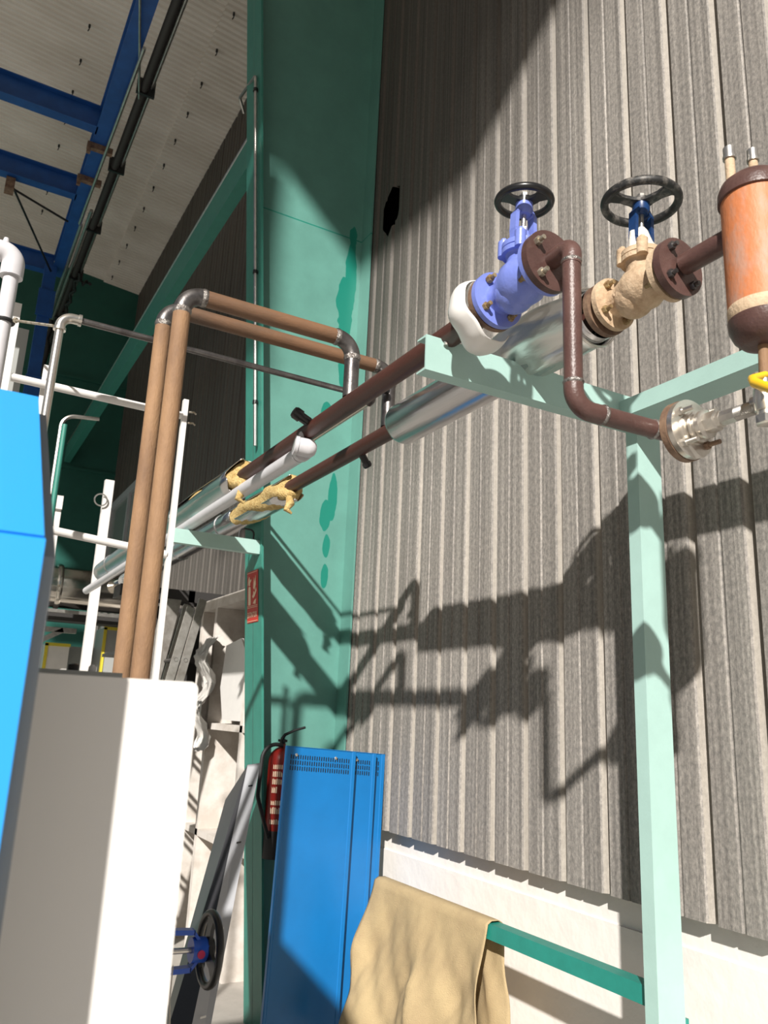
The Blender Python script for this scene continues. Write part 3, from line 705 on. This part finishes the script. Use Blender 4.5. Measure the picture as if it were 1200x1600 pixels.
pr.append((.215, .016)); T.part('threaded_end', G().lathe(pr, f1, -Y, 20), 'galv')
for i in range(4):
    q = PI/4 + i*PI/2 + .12; c2 = f1 + V((math.cos(q)*.060, -.016, math.sin(q)*.060))
    T.part('stud_bolt', G().bolt(c2, -Y, .0115, .016, .045, .0065), 'nickel' if i != 3 else 'rim', fl)
T.done()
T = Thing('ball_valve', 'nickel ball valve with a yellow lever under the orange tank', 'valve')
bv = V((1.655, 1.135, .775))
T.part('body', G().lathe([(-.050, .020), (-.030, .020), (-.028, .024), (-.010, .026), (.010, .026), (.028, .024), (.030, .021), (.050, .021)], bv, Z, 24).lathe([(0, .015), (.025, .015)], bv, -X, 16), 'nickel')
T.part('hex_end', G().lathe([(-.062, .022), (-.060, .025), (-.040, .025), (-.038, .022)], bv, Z, 6), 'nickel')
T.part('side_port', G().lathe([(0, .018), (.03, .018)], bv, Y, 16), 'nickel')
lv = T.part('lever', G().tube([(1.655, 1.128, .838), (1.60, 1.125, .812), (1.58, 1.105, .790), (1.54, 1.00, .715)], [.009, .011, .012, .012], 10), 'yellow', label='yellow lever handle')
T.part('lever_nut', G().lathe([(0, .008), (.01, .008)], bv + V((-.025, .0, .055)), (-.3, 0, 1), 6), 'nickel', lv); T.done()

# ---- orange tank
T = Thing('expansion_tank', 'worn orange cylindrical tank with dark end caps at the right edge', 'tank')
tx, ty = 1.69, 1.142; Rt = .084
T.part('shell', G().lathe([(1.028, Rt), (1.34, Rt)], (tx, ty, 0), Z, 56), 'orange')
T.part('seam_band', G().lathe([(.998, Rt), (1.0, Rt+.001), (1.032, Rt+.001), (1.034, Rt)], (tx, ty, 0), Z, 56), 'tan', label='pale weld band')
T.part('bottom_cap', G().lathe([(.925, .012), (.927, .035), (.935, .058), (.952, .075), (.975, .0845), (.998, .0865), (1.0, .084)], (tx, ty, 0), Z, 56), 'primer2')
T.part('top_cap', G().lathe([(1.338, .084), (1.340, .0905), (1.365, .0895), (1.385, .082), (1.402, .062), (1.412, .035), (1.414, .010)], (tx, ty, 0), Z, 56), 'primer2')
for (x, y, zt, r_) in ((1.632, 1.165, 1.462, .0125), (1.678, 1.130, 1.452, .0115)):
    n_ = T.part('nipple', G().lathe([(1.38, r_), (zt, r_)], (x, y, 0), Z, 20), 'tan')
    T.part('nipple_cap', G().lathe([(zt-.006, r_*1.35), (zt+.002, r_*1.35), (zt+.002, r_*1.2), (zt+.028, r_*1.2)], (x, y, 0), Z, 20), 'galv', n_)
ip = T.part('inlet_pipe', G().tube([(tx, 1.20, 1.272), (tx, 1.372, 1.272)], .031, 28), 'primer2')
fl = T.part('inlet_flange', G().lathe([(0, .088), (.024, .088)], (tx, 1.384, 1.272), Y, 44), 'primer2', label='dark brown flange')
for i in range(4):
    q = PI/4 + i*PI/2 - .1; T.part('flange_bolt', G().bolt((tx+math.cos(q)*.064, 1.384, 1.272+math.sin(q)*.064), -Y, .0125, .018, .026, .007), 'bare', fl)
T.part('drain_pipe', G().tube([(tx-.012, ty, .93), (tx-.018, ty, .82)], .0135, 20), 'rust'); T.done()

# ================================================================== white pipe and left hand frames
T = Thing('white_pipe', 'long grey-white pipe with an open elbow end lying across the bracket', 'pipe')
T.part('pipe', G().tube([(1.335, 8.7, 1.13), (1.325, 3.22, 1.13)], .036, 28), 'white_pl')
T.part('elbow', G().tube(fillet([(1.325, 3.24, 1.13), (1.325, 3.15, 1.13), (1.285, 3.13, 1.15)], .03, 8), [.0385]*5+[.042]*6, 28) if False else
       G().lathe([(-.035, .040), (-.033, .046), (-.018, .046), (-.016, .042), (.03, .043), (.050, .038), (.064, .024), (.068, .008)], (1.305, 3.15, 1.145), (1, -.22, -.12), 28).lathe([(0, .043), (.025, .043)], (1.325, 3.20, 1.133), -Y, 24), 'white_pl', label='white socket elbow')
T.part('elbow_bore', G().lathe([(-.0365, .031), (-.0345, .031)], (1.305, 3.15, 1.145), (1, -.22, -.12), 24), 'grey', label='open grey bore')
T.part('lug', G().lathe([(0, .014), (.02, .012), (.03, .006)], (1.300, 3.15, 1.185), Z, 14), 'white_pl'); T.done()
T = Thing('tube_frame', 'white tube frame with two rails behind the riser pipes', 'frame')  # plain white tube frame of uprights and two rails
T.part('upright', G().box(.80, .822, 3.29, 3.315, FL, 1.30), 'white')
T.part('rail', G().tube([(.12, 3.30, 1.232), (.80, 3.30, 1.225)], .0165, 16), 'white')
T.part('rail', G().tube([(.10, 3.30, .668), (.80, 3.30, .612)], .0165, 16), 'white')
T.part('upright', G().box(.232, .262, 3.325, 3.345, FL, 1.325), 'white')
for z in (1.24, 1.19): T.part('u_bolt', G().tube([(.825, 3.28, z), (.845, 3.27, z), (.85, 3.26, z-.01)], .004, 6), 'zinc')
for z in (1.26, 1.20): T.part('u_bolt', G().bolt((.255, 3.32, z), -Y, .009, .02, .03, .004), 'zinc')
for p_ in T.p: p_.data.transform(Matrix.Scale(1.045, 4))
T.done()
T = Thing('vent_pipe', 'white insulated vent pipe with a fat elbow rising beside the blue machine', 'pipe')
T.part('pipe', G().tube([(.066, 3.4, .4), (.061, 3.4, 1.74)], .030, 24), 'white_pl')
T.part('elbow', G().tube(fillet([(.061, 3.4, 1.70), (.061, 3.4, 1.805), (-.30, 3.4, 1.80)], .05, 12), .045, 24), 'white_pl')
T.part('lug', G().lathe([(0, .014), (.02, .010)], (.02, 3.4, 1.848), Z, 12), 'white_pl')
cl = T.part('clamp', G().torus((.064, 3.4, 1.50), Z, .034, .008, 28, 8), 'rubber')
T.part('clamp_rod', G().tube([(.095, 3.38, 1.505), (.232, 3.17, 1.43)], .006, 8).bolt((.10, 3.37, 1.503), (1, -1, -.3), .012, .015), 'zinc', cl); T.done()
T = Thing('square_post', 'white square post beside the vent pipe above the blue machine', 'post')
T.part('post', G().box(.085, .125, 3.58, 3.62, FL, 1.68), 'white'); T.part('junction_box', G().box(.13, .175, 3.70, 3.76, 1.2, 1.62), 'grey', label='grey box fixed to the post'); T.done()

# ================================================================== conduit, sign, extinguisher on the column
T = Thing('conduit', 'thin steel conduit running up the column edge to a kinked top', 'conduit')
pz = lambda z: V((xin(z)-.022, 4.96, z))
T.part('tube', G().tube(fillet([pz(1.74), pz(4.62), V((1.53, 5.55, 4.90)), V((1.60, 5.62, 4.83))], .04, 6), .0125, 12), 'galv')
for z in (3.02, 4.50, 2.05): T.part('saddle_clip', G().lathe([(-.012, .019), (.012, .019)], pz(z), Z, 12), 'black')
T.done()

T = Thing('fire_sign', 'red extinguisher sign lettered EXTINTOR on the column edge', 'sign')
def P(u, v, off=.0):      # u along Y (left = far) 0..1 , v up 0..1 ; sign on the flange face
    zt, zb = .905, .565; z = zb + (zt-zb)*v; return V((xin(z)-.004-off, 5.155 - .20*u, z))
def quad(g, pts, off): 
    a = [P(u, v, off) for u, v in pts]; b = [p + V((.002, 0, 0)) for p in a]; k = len(a)
    g.add(a+b, [tuple(range(k)), tuple(range(k, 2*k))[::-1]] + [(i, (i+1) % k, (i+1) % k+k, i+k) for i in range(k)]); return g
T.part('plate', quad(G(), [(0, 0), (1, 0), (1, 1), (0, 1)], .0), 'redsign')
g = G()
quad(g, [(.14, .34), (.36, .34), (.36, .66), (.32, .70), (.18, .70), (.14, .66)], .003); quad(g, [(.20, .72), (.31, .72), (.31, .77), (.42, .82), (.40, .85), (.28, .82), (.25, .90), (.16, .86), (.10, .74), (.14, .73), (.19, .82)], .003)
for pts in ([(.56, .36), (.80, .34), (.86, .44), (.72, .42)], [(.50, .50), (.58, .46), (.74, .50), (.90, .60), (.84, .66), (.72, .56), (.62, .60), (.60, .54)], [(.60, .66), (.70, .62), (.84, .72), (.80, .90), (.74, .76), (.66, .86)]): quad(g, pts, .003)
for v in (.285, .315): quad(g, [(.03, v), (.97, v), (.97, v+.008), (.03, v+.008)], .003)
for v in (.965, .02): quad(g, [(.03, v), (.97, v), (.97, v+.008), (.03, v+.008)], .003)
T.part('pictogram', g, 'cream', label='pale extinguisher and flames pictogram')
cu = bpy.data.curves.new('lettering', 'FONT'); cu.body = 'EXTINTOR'; cu.size = 1; cu.align_x = 'CENTER'; cu.extrude = .02
to = bpy.data.objects.new('lettering', cu); C.objects.link(to)
dg = bpy.context.evaluated_depsgraph_get(); me = bpy.data.meshes.new_from_object(to.evaluated_get(dg)); bpy.data.objects.remove(to)
xs = [v.co.x for v in me.vertices]; w_ = max(xs)-min(xs)
for v in me.vertices:
    u = .5 + v.co.x/w_*.86; p = P(u, .095 + v.co.y*.15, .003 + v.co.z*.02); v.co = p
me.materials.clear(); me.materials.append(M['cream']); lo = bpy.data.objects.new('lettering', me); C.objects.link(lo); T.adopt(lo); lo['label'] = 'pale capital letters EXTINTOR'
T.done()

T = Thing('fire_extinguisher', 'red fire extinguisher with black hose hanging on the column behind the blue panels', 'fire extinguisher')
ex = V((2.045, 4.90, 0))
T.part('cylinder', G().lathe([(-.74, .060), (-.73, .078), (-.40, .080), (-.285, .080), (-.25, .070), (-.225, .045), (-.21, .022), (-.19, .020)], ex, Z, 36), 'red')
T.part('foot', G().lathe([(-.86, .083), (-.72, .083), (-.70, .080)], ex, Z, 36), 'rubber')
h = T.part('valve_head', G().lathe([(-.20, .018), (-.165, .020), (-.16, .012)], ex, Z, 16).box(2.03, 2.06, 4.86, 4.94, -.18, -.165), 'black')
T.part('lever', G().tube([(2.035, 4.89, -.165), (2.05, 4.88, -.135), (2.10, 4.84, -.105), (2.15, 4.80, -.085)], [.012, .010, .008, .008], 10), 'black', h)
T.part('hose', G().tube(fillet([(2.03, 4.86, -.20), (1.90, 4.85, -.18), (1.885, 4.85, -.50), (1.97, 4.84, -.74)], .09, 8), .012, 12), 'rubber')
g = G()
for i, (z, hh, ww) in enumerate(((-.34, .03, .5), (-.385, .035, .62), (-.43, .035, .62), (-.48, .04, .5), (-.55, .03, .7), (-.60, .04, .7), (-.66, .03, .8))):
    for q in range(5 if i not in (3,) else 3):
        a0 = PI*1.18 + .16*q; a1 = a0 + .11
        vs = [ex + V((.0815*math.cos(a_), .0815*math.sin(a_), z + dz)) for a_, dz in ((a0, 0), (a1, 0), (a1, hh*(.6+.4*random.random())), (a0, hh*.9))]
        g.add(vs, [(0, 1, 2, 3)])
T.part('lettering', g, 'cream', label='pale print blocks on the red cylinder'); T.done()

# ================================================================== leaning sheet parts
def blue_panel(tl, w_, L, label, idx):
    th = math.radians(3.4); e1 = V((math.cos(th), 0, -math.sin(th))).normalized(); e2 = V((-.048, -.055, -1)).normalized(); nn = e1.cross(e2).normalized()
    if nn.y > 0: nn = -nn
    tl = V(tl); T = Thing('leaning_panel', label, 'panel', None)  # blue vented sheet panel, one of a leaning stack
    D = .028
    prof = [(0, -D), (0, -.004), (.004, 0), (.016, 0), (.020, -.004), (.024, -.004), (w_-.030, -.004), (w_-.026, -.004), (w_-.022, 0), (w_-.004, 0), (w_, -.004), (w_, -D), (w_-.012, -D), (w_-.012, -D+.002), (w_-.003, -D+.002), (w_-.003, -.007), (.003, -.007), (.003, -D)]
    T.part('sheet', G().ext(prof, tl, e1, nn, e2*L), 'bluepan', angle=25)
    T.part('top_fold', G().obox(tl + e1*w_/2 + e2*.001 - nn*D/2, e1*(w_/2-.002), e2*.001, nn*D/2), 'bluepan')
    g = G()
    for r_ in range(3):
        for i in range(26):
            u = .03 + (w_-.075)*i/25; c = tl + e1*u + e2*(.055 + .030*r_ + .0015*(i % 2)) - nn*.0032
            g.obox(c, e1*.0028, e2*.011, nn*.0006)
    T.part('vent_slots', g, 'black', label='three rows of dark vent slots')
    for u in (.06, w_-.13):
        T.part('screw', G().lathe([(0, .009), (.004, .008), (.006, .004)], tl + e1*u + e2*.045 - nn*.003, nn, 12), 'nickel')
    T.done()
blue_panel((1.825, 4.30, -.177), .435, 1.675, 'front blue vented sheet panel leaning on the column', 0)
blue_panel((1.985, 4.345, -.187), .435, 1.665, 'middle blue vented sheet panel, its right edge showing behind the front one', 1)
blue_panel((2.068, 4.385, -.192), .435, 1.66, 'rearmost blue vented sheet panel, nearest the corrugated wall', 2)

# grey tray (long folded cover) leaning
T = Thing('grey_tray', 'long grey folded metal tray leaning against the foot of the column', 'tray')
TL, TR, BR, BL = V((1.75, 4.70, -.307)), V((1.829, 4.70, -.296)), V((1.307, 3.70, -1.301)), V((1.223, 3.70, -1.29))
k = 1.54; BR = TR + (BR-TR)*k; BL = TL + (BL-TL)*k; bk_ = V((0, .02, 0))
T.part('side_flange', G().add([TL, TR, BR, BL, TL+bk_*.3, TR+bk_*.3, BR+bk_*.3, BL+bk_*.3], [(0, 1, 2, 3), (4, 7, 6, 5), (0, 4, 5, 1), (1, 5, 6, 2), (2, 6, 7, 3), (3, 7, 4, 0)]), 'greylt')
dT, dB = V((1.683, 4.85, -.518)), V((1.159, 3.9, -1.344)); dB = dT + (dB-dT)*1.60
n_ = V((.006, .004, -.002))
T.part('face', G().add([TL, BL, dB, dT, TL+n_, BL+n_, dB+n_, dT+n_], [(0, 1, 2, 3), (4, 7, 6, 5), (0, 4, 5, 1), (1, 5, 6, 2), (2, 6, 7, 3), (3, 7, 4, 0)]), 'greydk', label='dark grey inner face')
for t in (.10, .33, .62, .86):
    c = TL.lerp(BL, t/k*1.15) + (TR-TL)*.55; T.part('slot', G().obox(c - Y*.002 , (TR-TL)*.16, Y*.001, Z*.004), 'black' if t < .5 else 'white')
T.done()

# ================================================================== rail and canvas
T = Thing('guard_rail', 'dark green square tube rail joined to the mint post', 'rail')
xr = 2.245
T.part('rail_tube', G().box(xr-.03, xr+.03, 2.083, 3.90, -.875, -.815), 'green_dk')
T.part('leg', G().box(xr-.03, xr+.03, 3.84, 3.90, FL, -.875), 'green_dk'); T.done()
def tarp():
    g = G(); NU, NV = 60, 56; y0, y1 = 2.955, 3.93; random.seed(11)
    for i in range(NU):
        u = i/(NU-1); y = y0 + (y1-y0)*u
        for j in range(NV):
            s_ = -1 + 2*j/(NV-1)     # -1 back bottom .. 0 top .. 1 front bottom
            L = .80*abs(s_) - .04; fr_ = s_ > 0
            if L < 0:
                a = (s_/.05)*PI/2; x = xr - .034*math.sin(a); z = -.812 + .006*math.cos(a); yy = y
            else:
                amp = .045*min(1, L/.35)
                fold = 1.0*amp*(abs(math.sin(u*5.5 + L*1.2 + (0.3 if fr_ else 2)))*2-1) + .5*amp*(1-2*abs(math.sin(u*9 - L*5))) + .16*amp*math.sin(u*37+L*19) + .05*amp*math.sin(u*90-L*31)
                if fr_: x = xr - .036 - .10*L + fold*.8 - .03*L
                else: x = xr + .036 + .04*L + fold*.5
                z = -.815 - L*.98
                yy = y + ((.05 + .10*u)*L if fr_ else -.05*L) + .012*math.sin(L*11+u*5)*min(1, L/.2)
                if not fr_: z = -.815 - L*.75
            g.v.append(V((x, yy, z)))
    for i in range(NU-1):
        for j in range(NV-1): g.f.append((i*NV+j, (i+1)*NV+j, (i+1)*NV+j+1, i*NV+j+1))
    return g
T = Thing('canvas_sheet', 'creased tan canvas draped over the dark green rail', 'canvas sheet')
o = T.part('cloth', tarp(), 'tarp', angle=70); o.modifiers.new('thickness', 'SOLIDIFY').thickness = .003
T.done()

# ================================================================== foreground machines
T = Thing('blue_machine', 'large sky blue machine cabinet with an inclined upper panel at the left edge', 'machine')
y0 = 1.0; xr_, zf = .101, .189
prof = [(y0, FL+.02), (y0, zf), (y0+.43, .509), (2.1, .509), (2.1, FL+.02)]
T.part('housing', G().ext([(p[0]+.03, p[1]-.02 if p[1] > 0 else p[1]) for p in prof], (-.9, 0, 0), Y, Z, X*(.9+.118)), 'grey', label='grey cabinet body')
T.part('front_door', G().ext([(y0, FL+.04), (y0, zf-.006), (y0+.008, zf), (y0+.028, zf-.006), (y0+.028, FL+.04)], (-.88, 0, 0), Y, Z, X*(.88+xr_)), 'bluecab', angle=20)
T.part('inclined_panel', G().ext([(y0+.002, zf), (y0+.43, .509), (y0+.45, .506), (y0+.45, .48), (y0+.03, zf-.01)], (-.88, 0, 0), Y, Z, X*(.88+xr_-.002)), 'bluecab', angle=20)
T.done()
T = Thing('white_cabinet', 'white enamel cabinet with a rounded top corner in the near foreground', 'cabinet')
def rrect(x0, x1, z0, z1, r):
    pts = [(x0, z0), (x1, z0)]
    for i in range(9): a = i*PI/16; pts.append((x1-r+r*math.cos(a), z1-r+r*math.sin(a)))
    pts.append((x0, z1)); return pts
T.part('door', G().ext(rrect(.130, .360, FL+.03, .038, .012), (0, 1.20, 0), X, Z, Y*.02), 'panelw')
T.part('carcass', G().ext(rrect(.134, .352, FL, .030, .010), (0, 1.22, 0), X, Z, Y*.26), 'panelw'); T.done()
T = Thing('control_box', 'grey green box with a black knob behind the white cabinet', 'box')
T.part('case', G().box(.18, .335, 1.62, 1.80, FL, .060), 'grey'); T.part('knob', G().lathe([(0, .010), (.012, .010), (.014, .006)], (.25, 1.66, .060), Z, 16), 'black')
T.part('lamp_cap', G().lathe([(0, .008), (.01, .007), (.014, .003)], (.285, 1.66, .060), Z, 16), 'white'); T.done()

# lift everything from eye-relative heights to heights above the floor
for o in TOPS: o.location.z += EYE
